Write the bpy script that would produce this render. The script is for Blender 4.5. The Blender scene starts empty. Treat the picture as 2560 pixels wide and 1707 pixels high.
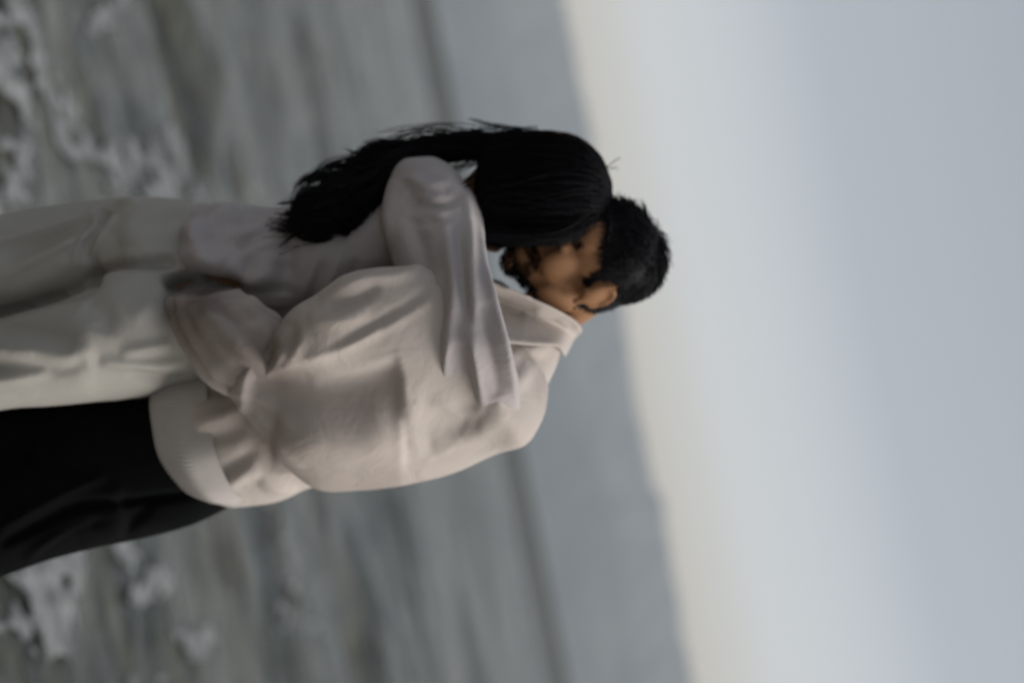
import bpy, bmesh, math, random
import numpy as np
from mathutils import Vector, Matrix, Euler

random.seed(7)
rng = np.random.default_rng(11)
R = math.radians
SC = bpy.context.scene
COL = SC.collection

# ------------------------------------------------------------------ camera
# The photograph is a portrait frame laid on its side, held with an 11 degree tilt.
TILT, PITCH, LENS, CAMZ, CAMY = R(11.3), R(-0.28), 75.0, 1.38, -3.60
h = np.array([1.0, 0, 0])
fwd = np.array([0, math.cos(PITCH), -math.sin(PITCH)])
upv = np.array([0, math.sin(PITCH), math.cos(PITCH)])
eU = math.cos(TILT) * h - math.sin(TILT) * upv      # image down
eV = math.sin(TILT) * h + math.cos(TILT) * upv      # image right
CAM = np.array([0, CAMY, CAMZ])
FPX = LENS / 36.0 * 2560
cam_data = bpy.data.cameras.new('camera')
cam_data.lens = LENS; cam_data.sensor_width = 36; cam_data.sensor_fit = 'HORIZONTAL'
cam_data.clip_start = 0.1; cam_data.clip_end = 60000
cam_data.dof.use_dof = True
cam_data.dof.focus_distance = 2.95
cam_data.dof.aperture_fstop = 2.2
cam = bpy.data.objects.new('camera', cam_data); COL.objects.link(cam)
M = Matrix.Identity(4)
for i in range(3):
    M[i][0] = eV[i]; M[i][1] = -eU[i]; M[i][2] = -fwd[i]; M[i][3] = CAM[i]
cam.matrix_world = M
SC.camera = cam

# ------------------------------------------------------------------ light
elev, azim = R(42), R(93)                              # low sun behind cloud, off to the couple's side
SUN_DIR = Vector((math.sin(azim) * math.cos(elev), math.cos(azim) * math.cos(elev), math.sin(elev)))   # towards the sun
world = bpy.data.worlds.new('World'); SC.world = world; world.use_nodes = True
wn, wl = world.node_tree.nodes, world.node_tree.links
wn.clear()
wo = wn.new('ShaderNodeOutputWorld'); bg = wn.new('ShaderNodeBackground')
sky = wn.new('ShaderNodeTexSky'); sky.sky_type = 'NISHITA'; sky.sun_disc = False
sky.sun_elevation = elev; sky.sun_rotation = azim
sky.air_density = 1.0; sky.dust_density = 1.0; sky.ozone_density = 1.0; sky.altitude = 0
# even overcast veil over the clear sky: a cloud deck is paler and greyer than blue air
hsv = wn.new('ShaderNodeHueSaturation'); hsv.inputs['Saturation'].default_value = 0.36
wl.new(sky.outputs[0], hsv.inputs['Color'])
wl.new(hsv.outputs[0], bg.inputs[0])
bg.inputs[1].default_value = 0.06
# thin high cloud: the same veil all round, palest and warmest low down
wtc = wn.new('ShaderNodeTexCoord'); wsep = wn.new('ShaderNodeSeparateXYZ'); wl.new(wtc.outputs['Generated'], wsep.inputs[0])
wr = wn.new('ShaderNodeValToRGB'); cr = wr.color_ramp
cr.elements[0].position = 0; cr.elements[0].color = (.26, .18, .07, 1)
cr.elements[1].position = 1; cr.elements[1].color = (.06, .065, .075, 1)
for p, c in ((.03, (.28, .20, .08)), (.058, (.375, .285, .18)), (.074, (.435, .385, .305)), (.092, (.415, .41, .395)), (.118, (.33, .335, .345)), (.17, (.148, .160, .178)), (.42, (.07, .075, .09))):
    e_ = cr.elements.new(p); e_.color = (*c, 1)
wl.new(wsep.outputs['Z'], wr.inputs[0])
veil = wn.new('ShaderNodeBackground'); wl.new(wr.outputs[0], veil.inputs[0]); veil.inputs[1].default_value = 1.0
wadd = wn.new('ShaderNodeAddShader'); wl.new(bg.outputs[0], wadd.inputs[0]); wl.new(veil.outputs[0], wadd.inputs[1])
wl.new(wadd.outputs[0], wo.inputs[0])

sun_d = bpy.data.lights.new('sun', 'SUN'); sun_d.energy = 2.9; sun_d.angle = R(45)
sun_d.color = (1.0, 0.93, 0.86)
sun = bpy.data.objects.new('sun', sun_d); COL.objects.link(sun)
sun.rotation_euler = SUN_DIR.to_track_quat('Z', 'Y').to_euler()
sun.location = (6, -2, 8)

SC.view_settings.view_transform = 'Standard'; SC.view_settings.look = 'None'
SC.view_settings.exposure = 0.25; SC.view_settings.gamma = 1.0
SC.view_settings.use_curve_mapping = False
SC.render.engine = 'CYCLES'
SC.cycles.use_denoising = True
SC.cycles.max_bounces = 6

# ------------------------------------------------------------------ helpers
def P(px, py, d=3.6):
    """photo pixel + distance along the view -> world point"""
    return CAM + fwd * d + eV * ((px - 1280) / FPX * d) + eU * ((py - 853.5) / FPX * d)

def proj(co):
    v = co - CAM
    d = v @ fwd
    return np.stack([1280 + (v @ eV) / d * FPX, 853.5 + (v @ eU) / d * FPX, d], 1)

def ground_at(px, py, z=0.0):
    dv = fwd + eV * ((px - 1280) / FPX) + eU * ((py - 853.5) / FPX)
    t = (z - CAM[2]) / dv[2]
    return CAM + dv * t

_perm = {}
def vnoise(p, seed=0):
    """smooth 3-D value noise in -1..1, p = (n,3)"""
    if seed not in _perm:
        _perm[seed] = np.random.default_rng(1000 + seed).uniform(-1, 1, (32, 32, 32))
    g = _perm[seed]
    i = np.floor(p).astype(int); f = p - i; f = f * f * (3 - 2 * f)
    out = 0
    for dx in (0, 1):
        for dy in (0, 1):
            for dz in (0, 1):
                w = (f[:, 0] if dx else 1 - f[:, 0]) * (f[:, 1] if dy else 1 - f[:, 1]) * (f[:, 2] if dz else 1 - f[:, 2])
                out = out + w * g[(i[:, 0] + dx) % 32, (i[:, 1] + dy) % 32, (i[:, 2] + dz) % 32]
    return out

def fbm(p, seed=0, octs=4, gain=.5):
    a, s, o = 1.0, 1.0, 0
    for k in range(octs):
        o = o + a * vnoise(p * s + 7.3 * k, seed + k); a *= gain; s *= 2.03
    return o

def catmull(keys, m):
    """keys (k,c) -> (m,c) smooth interpolation"""
    k = np.asarray(keys, float); n = len(k)
    ext = np.vstack([2 * k[0] - k[1], k, 2 * k[-1] - k[-2]])
    t = np.linspace(0, n - 1, m); i = np.minimum(t.astype(int), n - 2); u = (t - i)[:, None]
    p0, p1, p2, p3 = ext[i], ext[i + 1], ext[i + 2], ext[i + 3]
    return .5 * (2 * p1 + (p2 - p0) * u + (2 * p0 - 5 * p1 + 4 * p2 - p3) * u ** 2 + (3 * p1 - p0 - 3 * p2 + p3) * u ** 3)

class MB:
    """mesh collector"""
    def __init__(s): s.v = []; s.f = []; s.n = 0
    def add(s, v, f):
        s.v.append(np.asarray(v, float)); s.f += [tuple(int(i) + s.n for i in q) for q in f]; s.n += len(v)
    def verts(s): return np.vstack(s.v)

def grid_faces(m, n, closed=True):
    f = []
    for i in range(m - 1):
        for j in range(n if closed else n - 1):
            j2 = (j + 1) % n
            f.append((i * n + j, i * n + j2, (i + 1) * n + j2, (i + 1) * n + j))
    return f

def rings_mesh(mb, pts, cap=True):
    """pts (m,n,3) -> closed tube"""
    m, n, _ = pts.shape
    v = pts.reshape(-1, 3); f = grid_faces(m, n)
    if cap:
        v = np.vstack([v, pts[0].mean(0), pts[-1].mean(0)])
        a, b = m * n, m * n + 1
        for j in range(n):
            f.append((a, (j + 1) % n, j)); f.append((b, (m - 1) * n + j, (m - 1) * n + (j + 1) % n))
    mb.add(v, f)

def loft_pts(rings, m=60, n=64, power=2.0):
    """rings: (Lx,Ly,Rx,Ry,depth,half_depth,bowx,bowy) in photo pixels / metres"""
    rr = catmull([tuple(r) + (0,) * (8 - len(r)) for r in rings], m)
    t = np.linspace(0, 2 * math.pi, n, endpoint=False)
    c_, s_ = np.cos(t), np.sin(t)
    cs = np.sign(c_) * np.abs(c_) ** (2 / power); sn = np.sign(s_) * np.abs(s_) ** (2 / power)
    out = np.zeros((m, n, 3))
    for i, (lx, ly, rx, ry, d, hd, bx, by) in enumerate(rr):
        L, Rr = P(lx, ly, d), P(rx, ry, d)
        c = (L + Rr) / 2; a = (Rr - L) / 2
        b = P((lx + rx) / 2 + bx, (ly + ry) / 2 + by, d - hd) - P((lx + rx) / 2, (ly + ry) / 2, d)
        out[i] = c + cs[:, None] * a + sn[:, None] * b
    return out

def loft(mb, rings, m=60, n=64, power=2.0):
    p = loft_pts(rings, m, n, power); rings_mesh(mb, p); return p

def tube(mb, pts, radii, m=40, n=20):
    """round tube along world points"""
    k = catmull(np.column_stack([pts, radii]), m)
    c, r = k[:, :3], k[:, 3]
    tg = np.gradient(c, axis=0); tg /= np.linalg.norm(tg, axis=1)[:, None]
    ref = np.array([0.31, 0.9, 0.27]); out = np.zeros((m, n, 3))
    t = np.linspace(0, 2 * math.pi, n, endpoint=False)
    for i in range(m):
        a = np.cross(tg[i], ref); a /= np.linalg.norm(a); b = np.cross(tg[i], a); ref = -np.cross(a, tg[i]) * -1 if False else b
        out[i] = c[i] + r[i] * (np.cos(t)[:, None] * a + np.sin(t)[:, None] * b)
    rings_mesh(mb, out)

def ellipsoid(mb, c, r, rot=None, frame=None, nu=24, nv=14):
    u = np.linspace(0, 2 * math.pi, nu, endpoint=False); v = np.linspace(0.02, math.pi - 0.02, nv)
    pts = np.zeros((nv, nu, 3))
    for i, b in enumerate(v):
        pts[i] = np.stack([np.sin(b) * np.cos(u) * r[0], np.sin(b) * np.sin(u) * r[1], np.full(nu, np.cos(b) * r[2])], 1)
    if rot is not None:
        pts = pts @ np.array(Euler(rot).to_matrix()).T
    pts = pts + np.asarray(c)
    if frame is not None:
        pts = frame(pts.reshape(-1, 3)).reshape(nv, nu, 3)
    rings_mesh(mb, pts)

def fix_normals(me):
    bm = bmesh.new(); bm.from_mesh(me); bmesh.ops.recalc_face_normals(bm, faces=bm.faces); bm.to_mesh(me); bm.free()

def make_obj(name, v, f, mat, parent=None, smooth=True, recalc=False):
    me = bpy.data.meshes.new(name)
    me.from_pydata([tuple(x) for x in np.asarray(v)], [], f); me.update()
    if recalc: fix_normals(me)
    if smooth: me.polygons.foreach_set('use_smooth', [True] * len(me.polygons))
    me.materials.append(mat)
    o = bpy.data.objects.new(name, me); COL.objects.link(o)
    if parent: attach(o, parent)
    return o

def attach(o, parent):
    o.parent = parent
    o.matrix_parent_inverse = (Matrix.Translation(parent.location) if parent.type == 'EMPTY' else Matrix.Identity(4)).inverted()

def remesh(mb, voxel, smooth_it=4):
    """union of closed shapes -> one continuous surface (verts, faces, normals)"""
    me = bpy.data.meshes.new('tmp'); me.from_pydata([tuple(x) for x in mb.verts()], [], mb.f); me.update()
    fix_normals(me)
    o = bpy.data.objects.new('tmp', me); COL.objects.link(o)
    md = o.modifiers.new('r', 'REMESH'); md.mode = 'VOXEL'; md.voxel_size = voxel
    if smooth_it:
        sm = o.modifiers.new('s', 'SMOOTH'); sm.factor = .5; sm.iterations = smooth_it
    dg = bpy.context.evaluated_depsgraph_get()
    ev = o.evaluated_get(dg)
    out = bpy.data.meshes.new_from_object(ev)
    bpy.data.objects.remove(o); bpy.data.meshes.remove(me)
    return out

def mesh_arrays(me):
    n = len(me.vertices)
    co = np.zeros(n * 3); me.vertices.foreach_get('co', co)
    no = np.zeros(n * 3); me.vertices.foreach_get('normal', no)
    return co.reshape(-1, 3), no.reshape(-1, 3)

def set_co(me, co):
    me.vertices.foreach_set('co', co.ravel()); me.update()

def seg_dist(p, poly):
    """distance to polyline and parameter 0..1"""
    best = np.full(len(p), 1e9); par = np.zeros(len(p))
    poly = catmull(poly, max(8, 6 * len(poly))) if len(poly) > 2 else np.asarray(poly, float)
    L = np.r_[0, np.cumsum(np.linalg.norm(np.diff(poly, axis=0), axis=1))]
    for i in range(len(poly) - 1):
        a, b = poly[i], poly[i + 1]; ab = b - a
        t = np.clip(((p - a) @ ab) / (ab @ ab + 1e-9), 0, 1)
        d = np.linalg.norm(p - (a + t[:, None] * ab), axis=1)
        k = d < best; best[k] = d[k]; par[k] = ((L[i] + t * np.linalg.norm(ab)) / L[-1])[k]
    return best, par

def folds(me, strokes, gain=1.0):
    """raise (+) or press (-) cloth folds along drawn lines on the side that faces the lens"""
    co, no = mesh_arrays(me)
    q = proj(co)
    face = np.clip((no @ -fwd + 0.15) / 0.5, 0, 1)
    tot = np.zeros(len(co))
    for st in strokes:
        poly, w, amp = np.asarray(st[0], float), st[1], st[2]
        soft = st[3] if len(st) > 3 else 0.5
        lo, hi = poly.min(0) - 3 * w, poly.max(0) + 3 * w
        k = np.where((q[:, 0] > lo[0]) & (q[:, 0] < hi[0]) & (q[:, 1] > lo[1]) & (q[:, 1] < hi[1]) & (face > 0))[0]
        if len(k) == 0: continue
        d, par = seg_dist(q[k][:, :2], poly)
        taper = np.clip(np.sin(math.pi * np.clip(par, 0.0, 1.0)), 0, 1) ** soft if soft > 0 else 1.0
        tot[k] += amp * np.exp(-(d / w) ** 2) * taper
    dirn = .5 * no - .5 * fwd; dirn /= np.linalg.norm(dirn, axis=1)[:, None] + 1e-9
    set_co(me, co + dirn * (gain * tot * face)[:, None])

def wrinkle(me, scale, amp, stretch=(1, 1, 1), seed=0, ridged=False, octs=3):
    co, no = mesh_arrays(me)
    n = fbm(co * scale * np.asarray(stretch), seed, octs)
    if ridged: n = (1 - np.abs(n) * 2)
    set_co(me, co + no * (n * amp)[:, None])

def relax(me, it=1, fac=.5):
    bm = bmesh.new(); bm.from_mesh(me)
    for k in range(it): bmesh.ops.smooth_vert(bm, verts=bm.verts, factor=fac, use_axis_x=True, use_axis_y=True, use_axis_z=True)
    bm.to_mesh(me); bm.free(); me.update()

def finish(me, name, mat, parent, subdiv=0):
    me.name = name; me.materials.clear(); me.materials.append(mat)
    me.polygons.foreach_set('use_smooth', [True] * len(me.polygons))
    o = bpy.data.objects.new(name, me); COL.objects.link(o)
    if parent: attach(o, parent)
    if subdiv:
        s = o.modifiers.new('sub', 'SUBSURF'); s.levels = subdiv; s.render_levels = subdiv
    return o

def strands(mb, lines, r0, r1, n=3):
    """thin tapered tubes along polylines (list of (k,3))"""
    for ln in lines:
        ln = np.asarray(ln); m = len(ln)
        tg = np.gradient(ln, axis=0); tg /= (np.linalg.norm(tg, axis=1)[:, None] + 1e-9)
        a = np.cross(tg, [0.3, 0.8, 0.52]); a /= (np.linalg.norm(a, axis=1)[:, None] + 1e-9); b = np.cross(tg, a)
        rad = np.linspace(r0, r1, m)[:, None]
        ring = []
        for k in range(n):
            t = 2 * math.pi * k / n
            ring.append(ln + rad * (math.cos(t) * a + math.sin(t) * b))
        v = np.stack(ring, 1).reshape(-1, 3)
        mb.add(v, grid_faces(m, n))

# ------------------------------------------------------------------ materials
def mat(name, color, rough=.8, spec=.3, color2=None, nscale=8, ndetail=4, mapping=None, bump=0, bscale=200, sheen=0, sss=0, sss_col=None, coat=0, lo=.35, hi=.65, crumple=0):
    m = bpy.data.materials.new(name); m.use_nodes = True
    nt = m.node_tree; N, Lk = nt.nodes, nt.links
    b = N['Principled BSDF']
    b.inputs['Base Color'].default_value = (*color, 1)
    b.inputs['Roughness'].default_value = rough
    b.inputs['Specular IOR Level'].default_value = spec
    tc = N.new('ShaderNodeTexCoord'); mp = N.new('ShaderNodeMapping')
    Lk.new(tc.outputs['Object'], mp.inputs[0])
    if mapping: mp.inputs['Scale'].default_value = mapping
    if color2:
        nz = N.new('ShaderNodeTexNoise'); nz.inputs['Scale'].default_value = nscale; nz.inputs['Detail'].default_value = ndetail
        Lk.new(mp.outputs[0], nz.inputs['Vector'])
        rp = N.new('ShaderNodeValToRGB')
        rp.color_ramp.elements[0].position = lo; rp.color_ramp.elements[0].color = (*color, 1)
        rp.color_ramp.elements[1].position = hi; rp.color_ramp.elements[1].color = (*color2, 1)
        Lk.new(nz.outputs['Fac'], rp.inputs[0]); Lk.new(rp.outputs[0], b.inputs['Base Color'])
    if bump:
        nb = N.new('ShaderNodeTexNoise'); nb.inputs['Scale'].default_value = bscale; nb.inputs['Detail'].default_value = 3
        Lk.new(mp.outputs[0], nb.inputs['Vector'])
        bp = N.new('ShaderNodeBump'); bp.inputs['Strength'].default_value = bump; bp.inputs['Distance'].default_value = .002
        Lk.new(nb.outputs['Fac'], bp.inputs['Height']); Lk.new(bp.outputs[0], b.inputs['Normal'])
        if crumple:
            nc = N.new('ShaderNodeTexNoise'); nc.inputs['Scale'].default_value = 16; nc.inputs['Detail'].default_value = 3; nc.inputs['Distortion'].default_value = .8
            Lk.new(mp.outputs[0], nc.inputs['Vector'])
            b2 = N.new('ShaderNodeBump'); b2.inputs['Strength'].default_value = crumple; b2.inputs['Distance'].default_value = .02
            Lk.new(nc.outputs['Fac'], b2.inputs['Height']); Lk.new(b2.outputs[0], bp.inputs['Normal'])
    if sheen:
        b.inputs['Sheen Weight'].default_value = sheen; b.inputs['Sheen Roughness'].default_value = .5
    if sss:
        b.inputs['Subsurface Weight'].default_value = sss; b.inputs['Subsurface Radius'].default_value = sss_col or (.012, .005, .003)
        b.inputs['Subsurface Scale'].default_value = 1.0
    return m

M_shirt = mat('off_white_cotton', (.425, .38, .345), .85, .15, (.475, .43, .395), 6, bump=.2, bscale=320, sheen=.1, crumple=.25)
def add_sheer(m, col):
    N, Lk = m.node_tree.nodes, m.node_tree.links; b = N['Principled BSDF']
    src = b.inputs['Base Color'].links[0].from_socket
    at = N.new('ShaderNodeAttribute'); at.attribute_name = 'sheer'
    mx = N.new('ShaderNodeMix'); mx.data_type = 'RGBA'; mx.inputs[7].default_value = (*col, 1)
    Lk.new(at.outputs['Fac'], mx.inputs[0]); Lk.new(src, mx.inputs[6]); Lk.new(mx.outputs[2], b.inputs['Base Color'])
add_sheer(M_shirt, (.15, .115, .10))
M_blouse = mat('lavender_grey_voile', (.36, .332, .335), .8, .15, (.40, .37, .365), 7, bump=.2, bscale=320, sheen=.15, crumple=.25)
M_skirt = mat('ivory_satin', (.31, .30, .27), .65, .2, (.35, .34, .31), 5, bump=.1, bscale=260, sheen=.1, crumple=.12)
M_rib = mat('ribbed_knit', (.40, .375, .355), .9, .1, (.45, .425, .40), 20, sheen=.2)
M_trouser = mat('black_wool', (.003, .0035, .004), .95, .05, (.005, .005, .0055), 9, bump=.2, bscale=300)
M_hair = mat('black_hair', (.004, .004, .006), .6, .12)
M_skin = mat('tan_skin', (.26, .132, .064), .65, .2, (.30, .158, .08), 14, bump=.1, bscale=150, sss=.15)
M_skin2 = mat('warm_skin', (.30, .155, .08), .65, .2, (.34, .18, .10), 14, bump=.1, bscale=150, sss=.15)
M_lip = mat('lip', (.30, .09, .055), .45, .4)
M_shoe = mat('black_leather', (.012, .011, .010), .4, .5, bump=.1)
M_button = mat('shell_button', (.6, .56, .5), .3, .5)

# ------------------------------------------------------------------ setting: wet sand, sea with foam, hazy far shore
def sea_material():
    m = bpy.data.materials.new('sea_water'); m.use_nodes = True
    N, Lk = m.node_tree.nodes, m.node_tree.links
    b = N['Principled BSDF']; b.inputs['Roughness'].default_value = .2; b.inputs['IOR'].default_value = 1.30
    tc = N.new('ShaderNodeTexCoord')
    def noise(scale, mp, detail=4, dist=0):
        q = N.new('ShaderNodeMapping'); q.inputs['Scale'].default_value = mp; Lk.new(tc.outputs['Object'], q.inputs[0])
        n = N.new('ShaderNodeTexNoise'); n.inputs['Scale'].default_value = scale; n.inputs['Detail'].default_value = detail
        n.inputs['Distortion'].default_value = dist
        Lk.new(q.outputs[0], n.inputs['Vector']); return n
    # stirred-up silt: the water itself is browner in some streaks, greener in others
    n1 = noise(1.3, (.45, 1, 1), 6, .9); rp = N.new('ShaderNodeValToRGB')
    rp.color_ramp.elements[0].position = .36; rp.color_ramp.elements[0].color = (.042, .053, .043, 1)
    rp.color_ramp.elements[1].position = .64; rp.color_ramp.elements[1].color = (.105, .103, .078, 1)
    Lk.new(n1.outputs['Fac'], rp.inputs[0])
    n2 = noise(5.0, (.42, 1, 1), 7, 1.0)
    r = N.new('ShaderNodeMapRange'); r.inputs['From Min'].default_value = .38; r.inputs['From Max'].default_value = .58; r.inputs['To Min'].default_value = .35
    Lk.new(n2.outputs['Fac'], r.inputs['Value'])
    mx = N.new('ShaderNodeMix'); mx.data_type = 'RGBA'; mx.blend_type = 'MULTIPLY'; mx.inputs[0].default_value = 1
    Lk.new(rp.outputs[0], mx.inputs[6]); Lk.new(r.outputs[0], mx.inputs[7])
    Lk.new(mx.outputs[2], b.inputs['Base Color'])
    sp = N.new('ShaderNodeSeparateXYZ'); Lk.new(tc.outputs['Object'], sp.inputs[0])
    rr = N.new('ShaderNodeMapRange'); rr.inputs['From Min'].default_value = 125; rr.inputs['From Max'].default_value = 190   # wind-ruffled water further out
    rr.inputs['To Min'].default_value = .2; rr.inputs['To Max'].default_value = .6
    Lk.new(sp.outputs['Y'], rr.inputs['Value']); Lk.new(rr.outputs[0], b.inputs['Roughness'])
    nb = noise(9, (.5, 1, 1), 4); nb2 = noise(3.6, (.5, 1, 1), 6, .8)
    bp = N.new('ShaderNodeBump'); bp.inputs['Strength'].default_value = .8; bp.inputs['Distance'].default_value = .03
    b2 = N.new('ShaderNodeBump'); b2.inputs['Strength'].default_value = .7; b2.inputs['Distance'].default_value = .16
    Lk.new(nb2.outputs['Fac'], b2.inputs['Height']); Lk.new(nb.outputs['Fac'], bp.inputs['Height'])
    Lk.new(b2.outputs[0], bp.inputs['Normal']); Lk.new(bp.outputs[0], b.inputs['Normal'])
    return m

_wr = np.random.default_rng(5)
WAVES = [(lam, _wr.normal(0, .85 if lam < 1.5 else .4), _wr.uniform(0, 6.28)) for lam in np.geomspace(.22, 9.0, 60)]
def wave_z(x, y, cell):
    z = np.zeros_like(x)
    wx = .35 * np.sin(x * .9 + 1.3) + .2 * np.sin(x * 2.1 + y * .3)
    for lam, ang, ph in WAVES:
        k = 2 * math.pi / lam; a = .0090 * lam ** .78
        t = k * (math.cos(ang) * (y + .12 * wx) + math.sin(ang) * x) + ph
        z += a * (np.exp(np.sin(t) * .9) / 1.3 - .95) * np.clip(1.3 - 2.6 * cell / lam, 0, 1)
    g = .65 + .5 * vnoise(np.stack([x * .35, y * .22, 0 * x], 1), 40)
    z *= np.clip(g, .15, 1.3)
    z = z * np.clip((y - .9) / 1.6, .12, 1) * (1 + .30 * np.exp(-np.clip(y - 2, 0, None) / 7.0))
    # a line of steeper swell well offshore
    far = np.clip((y - 120) / 40, 0, 1) * np.clip(1.4 - y / 2200, 0, 1)
    for lam, ph, a in ((13, .4, .17), (19, 2.0, .26), (31, 4.1, .36), (55, 1.1, .5), (90, 3.0, .7)):
        z += far * a * (np.exp(np.sin(2 * math.pi * y / lam + ph + .9 * np.sin(x / (lam * 2.3) + ph)) * .9) / 1.3 - .95) * np.clip(1.3 - 2.6 * cell / lam, 0, 1)
    return z - .045

def build_sea():
    r = np.geomspace(4.35, 11400, 720)
    ang = np.concatenate([np.linspace(-R(80), -R(13), 14)[:-1], np.linspace(-R(13), R(13), 300), np.linspace(R(13), R(80), 14)[1:]])
    ta = np.tan(ang)
    X = r[:, None] * ta[None, :]; Y = np.repeat(r[:, None], len(ang), 1) + CAMY
    x, y = X.ravel(), Y.ravel(); cell = np.repeat(r * .0114, len(ang))
    z = wave_z(x, y, cell)
    o = make_obj('sea', np.stack([x, y, z], 1), grid_faces(len(r), len(ang), False), sea_material())
    o['kind'] = 'structure'
build_sea()

FOAM = [  # foam lines, drawn as photo pixels (line, half width in px)
    ([(30, 0), (60, 40), (88, 85), (108, 150), (140, 205), (178, 275), (212, 350), (248, 388)], 22),
    ([(0, 105), (28, 175), (55, 232), (72, 325), (86, 430)], 20), ([(52, 232), (85, 215), (125, 205)], 18),
    ([(245, 388), (275, 392), (320, 455), (345, 380), (362, 370), (390, 410), (405, 470)], 19), ([(200, 330), (250, 390), (300, 360)], 16),
    ([(425, 315), (450, 365), (478, 440), (500, 480)], 15), ([(295, 0), (270, 40), (250, 75)], 14), ([(390, 480), (410, 500)], 14),
    ([(0, 540), (30, 520), (55, 480)], 28), ([(0, 60), (40, 60), (80, 90)], 16),
    ([(735, 70), (742, 95)], 9), ([(800, 225), (822, 250)], 9), ([(610, 480), (640, 500)], 12), ([(770, 165), (800, 180)], 8),
    ([(215, 1400), (140, 1425), (150, 1475), (155, 1560), (185, 1610)], 27), ([(50, 1555), (110, 1540), (180, 1550)], 30), ([(20, 1460), (45, 1500), (60, 1550)], 15),
    ([(345, 1365), (380, 1400), (402, 1445), (392, 1470)], 18), ([(455, 1580), (485, 1635), (512, 1570)], 13), ([(690, 1470), (708, 1500)], 9), ([(745, 1562), (790, 1562)], 9),
    ([(5, 1690), (25, 1660)], 18), ([(395, 1690), (420, 1690)], 12), ([(735, 1345), (770, 1400)], 8), ([(180, 1490), (250, 1400)], 15),
]
def build_foam():
    xs = np.linspace(-2.6, 3.4, 620); ys = np.geomspace(4.6, 14, 520) + CAMY
    X, Y = np.meshgrid(xs, ys); x, y = X.ravel(), Y.ravel()
    q = proj(np.stack([x, y, np.full(x.size, -.03)], 1))
    p3 = np.stack([x, y, 0 * x], 1)
    jag = fbm(p3 * np.array([6, 3, 1]), 20, 4); lace = 1 - 2.4 * np.abs(vnoise(p3 * np.array([11, 6, 1]), 26)) - 1.2 * np.abs(vnoise(p3 * np.array([23, 12, 1]), 28))
    v = np.full(x.size, -1.0)
    for poly, w in FOAM:
        pa = np.asarray(poly, float)
        near = (q[:, 0] > pa[:, 0].min() - 4 * w) & (q[:, 0] < pa[:, 0].max() + 4 * w) & (q[:, 1] > pa[:, 1].min() - 4 * w) & (q[:, 1] < pa[:, 1].max() + 4 * w)
        d, _ = seg_dist(q[near][:, :2], pa)
        v[near] = np.maximum(v[near], 1.15 - d / (w * 1.7))
    v = v * .95 + .32 * jag + .50 * lace - .06
    drift = -.50 + .9 * fbm(p3 * np.array([1.2, .8, 1]), 33, 3) + .55 * lace - .05 * np.clip(y - 4, 0, 10)      # thin scum drifting between the lines
    keep = (np.maximum(v, drift) > .28).reshape(len(ys), len(xs))
    cell = np.repeat((ys - CAMY) * .0114, len(xs))
    z = wave_z(x, y, cell) + .012
    f = [q_ for q_ in grid_faces(len(ys), len(xs), False) if keep.flat[q_[0]] and keep.flat[q_[2]]]
    used = sorted({i for q_ in f for i in q_}); remap = {u: i for i, u in enumerate(used)}
    co = np.stack([x, y, z], 1)[used]
    m = mat('sea_foam', (.10, .11, .112), .9, .1, (.28, .295, .30), 18, 6)
    o = make_obj('foam', co, [tuple(remap[i] for i in q_) for q_ in f], m)
    o['kind'] = 'stuff'; o['label'] = 'thin pale foam streaks on the grey water'
build_foam()

def build_beach():
    xs = np.concatenate([np.linspace(-300, -8, 16), np.linspace(-7, 7, 120), np.linspace(8, 300, 16)]); ys = np.concatenate([np.linspace(-80, -6, 12), np.linspace(-5.5, 6, 100)])
    X, Y = np.meshgrid(xs, ys); co = np.stack([X.ravel(), Y.ravel(), np.zeros(X.size)], 1)
    co[:, 2] = .004 * fbm(co * np.array([2, 4, 1]), 3, 3) - .004 - .07 * np.clip(co[:, 1] - .25, 0, 9)
    m = mat('wet_sand', (.10, .088, .070), .35, .4, (.15, .135, .11), 3, 6, bump=.3, bscale=60)
    o = make_obj('beach', co, grid_faces(len(ys), len(xs), False), m); o['kind'] = 'structure'
build_beach()

def build_hills():
    """two ranges across the bay, the nearer one lower"""
    v = []; f = []; n = 300; cols = 12
    for layer, (D, hk, dep, sd) in enumerate(((7200.0, .66, 900, 3), (9500.0, 1.0, 1500, 0))):
        base0 = len(v)
        for i in range(n):
            py = -1500 + 4700 * i / (n - 1)
            hx = 1083 + .20 * py; rx = 1446 + .1865 * py
            d0 = fwd + eV * ((hx - 1280) / FPX) + eU * ((py - 853.5) / FPX)
            q = np.array([[py / 260.0 + sd * 9, .5, sd]])
            rough = 10 * fbm(q, 50 + sd, 5)[0] + 4 * fbm(q * 9, 60 + sd, 3)[0]
            step = 20 / (1 + math.exp(-(py - 1335) / 9)) * math.exp(-max(0, py - 1345) / 260) if layer else 0
            lift = (rx - hx) * math.cos(TILT) * hk * (1 if layer else .82 + .3 * vnoise(np.array([[py / 700.0, .2, .7]]), 77)[0]) + rough * hk + step
            top = max(20, lift / FPX * D)
            for k in range(cols):
                t = k / (cols - 1)
                prof = min(1, (t / .62) ** .75) if t < .62 else 1 - ((t - .62) / .38) ** 2
                jit = 1 + .07 * math.sin(i * .9 + k * 2.1) * math.sin(math.pi * min(1, t / .62)) if t < .62 else 1
                v.append((d0[0] * D, CAMY + d0[1] * D + dep * t, -4 + (top + 4) * prof * jit))
        for i in range(n - 1):
            for k in range(cols - 1):
                a = base0 + i * cols + k; f.append((a, a + cols, a + cols + 1, a + 1))
    m = mat('scrubby_slope', (.09, .112, .122), .95, .05, (.15, .168, .17), .004, 6)
    o = make_obj('hills', v, f, m, recalc=True); o['kind'] = 'structure'
build_hills()

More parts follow.
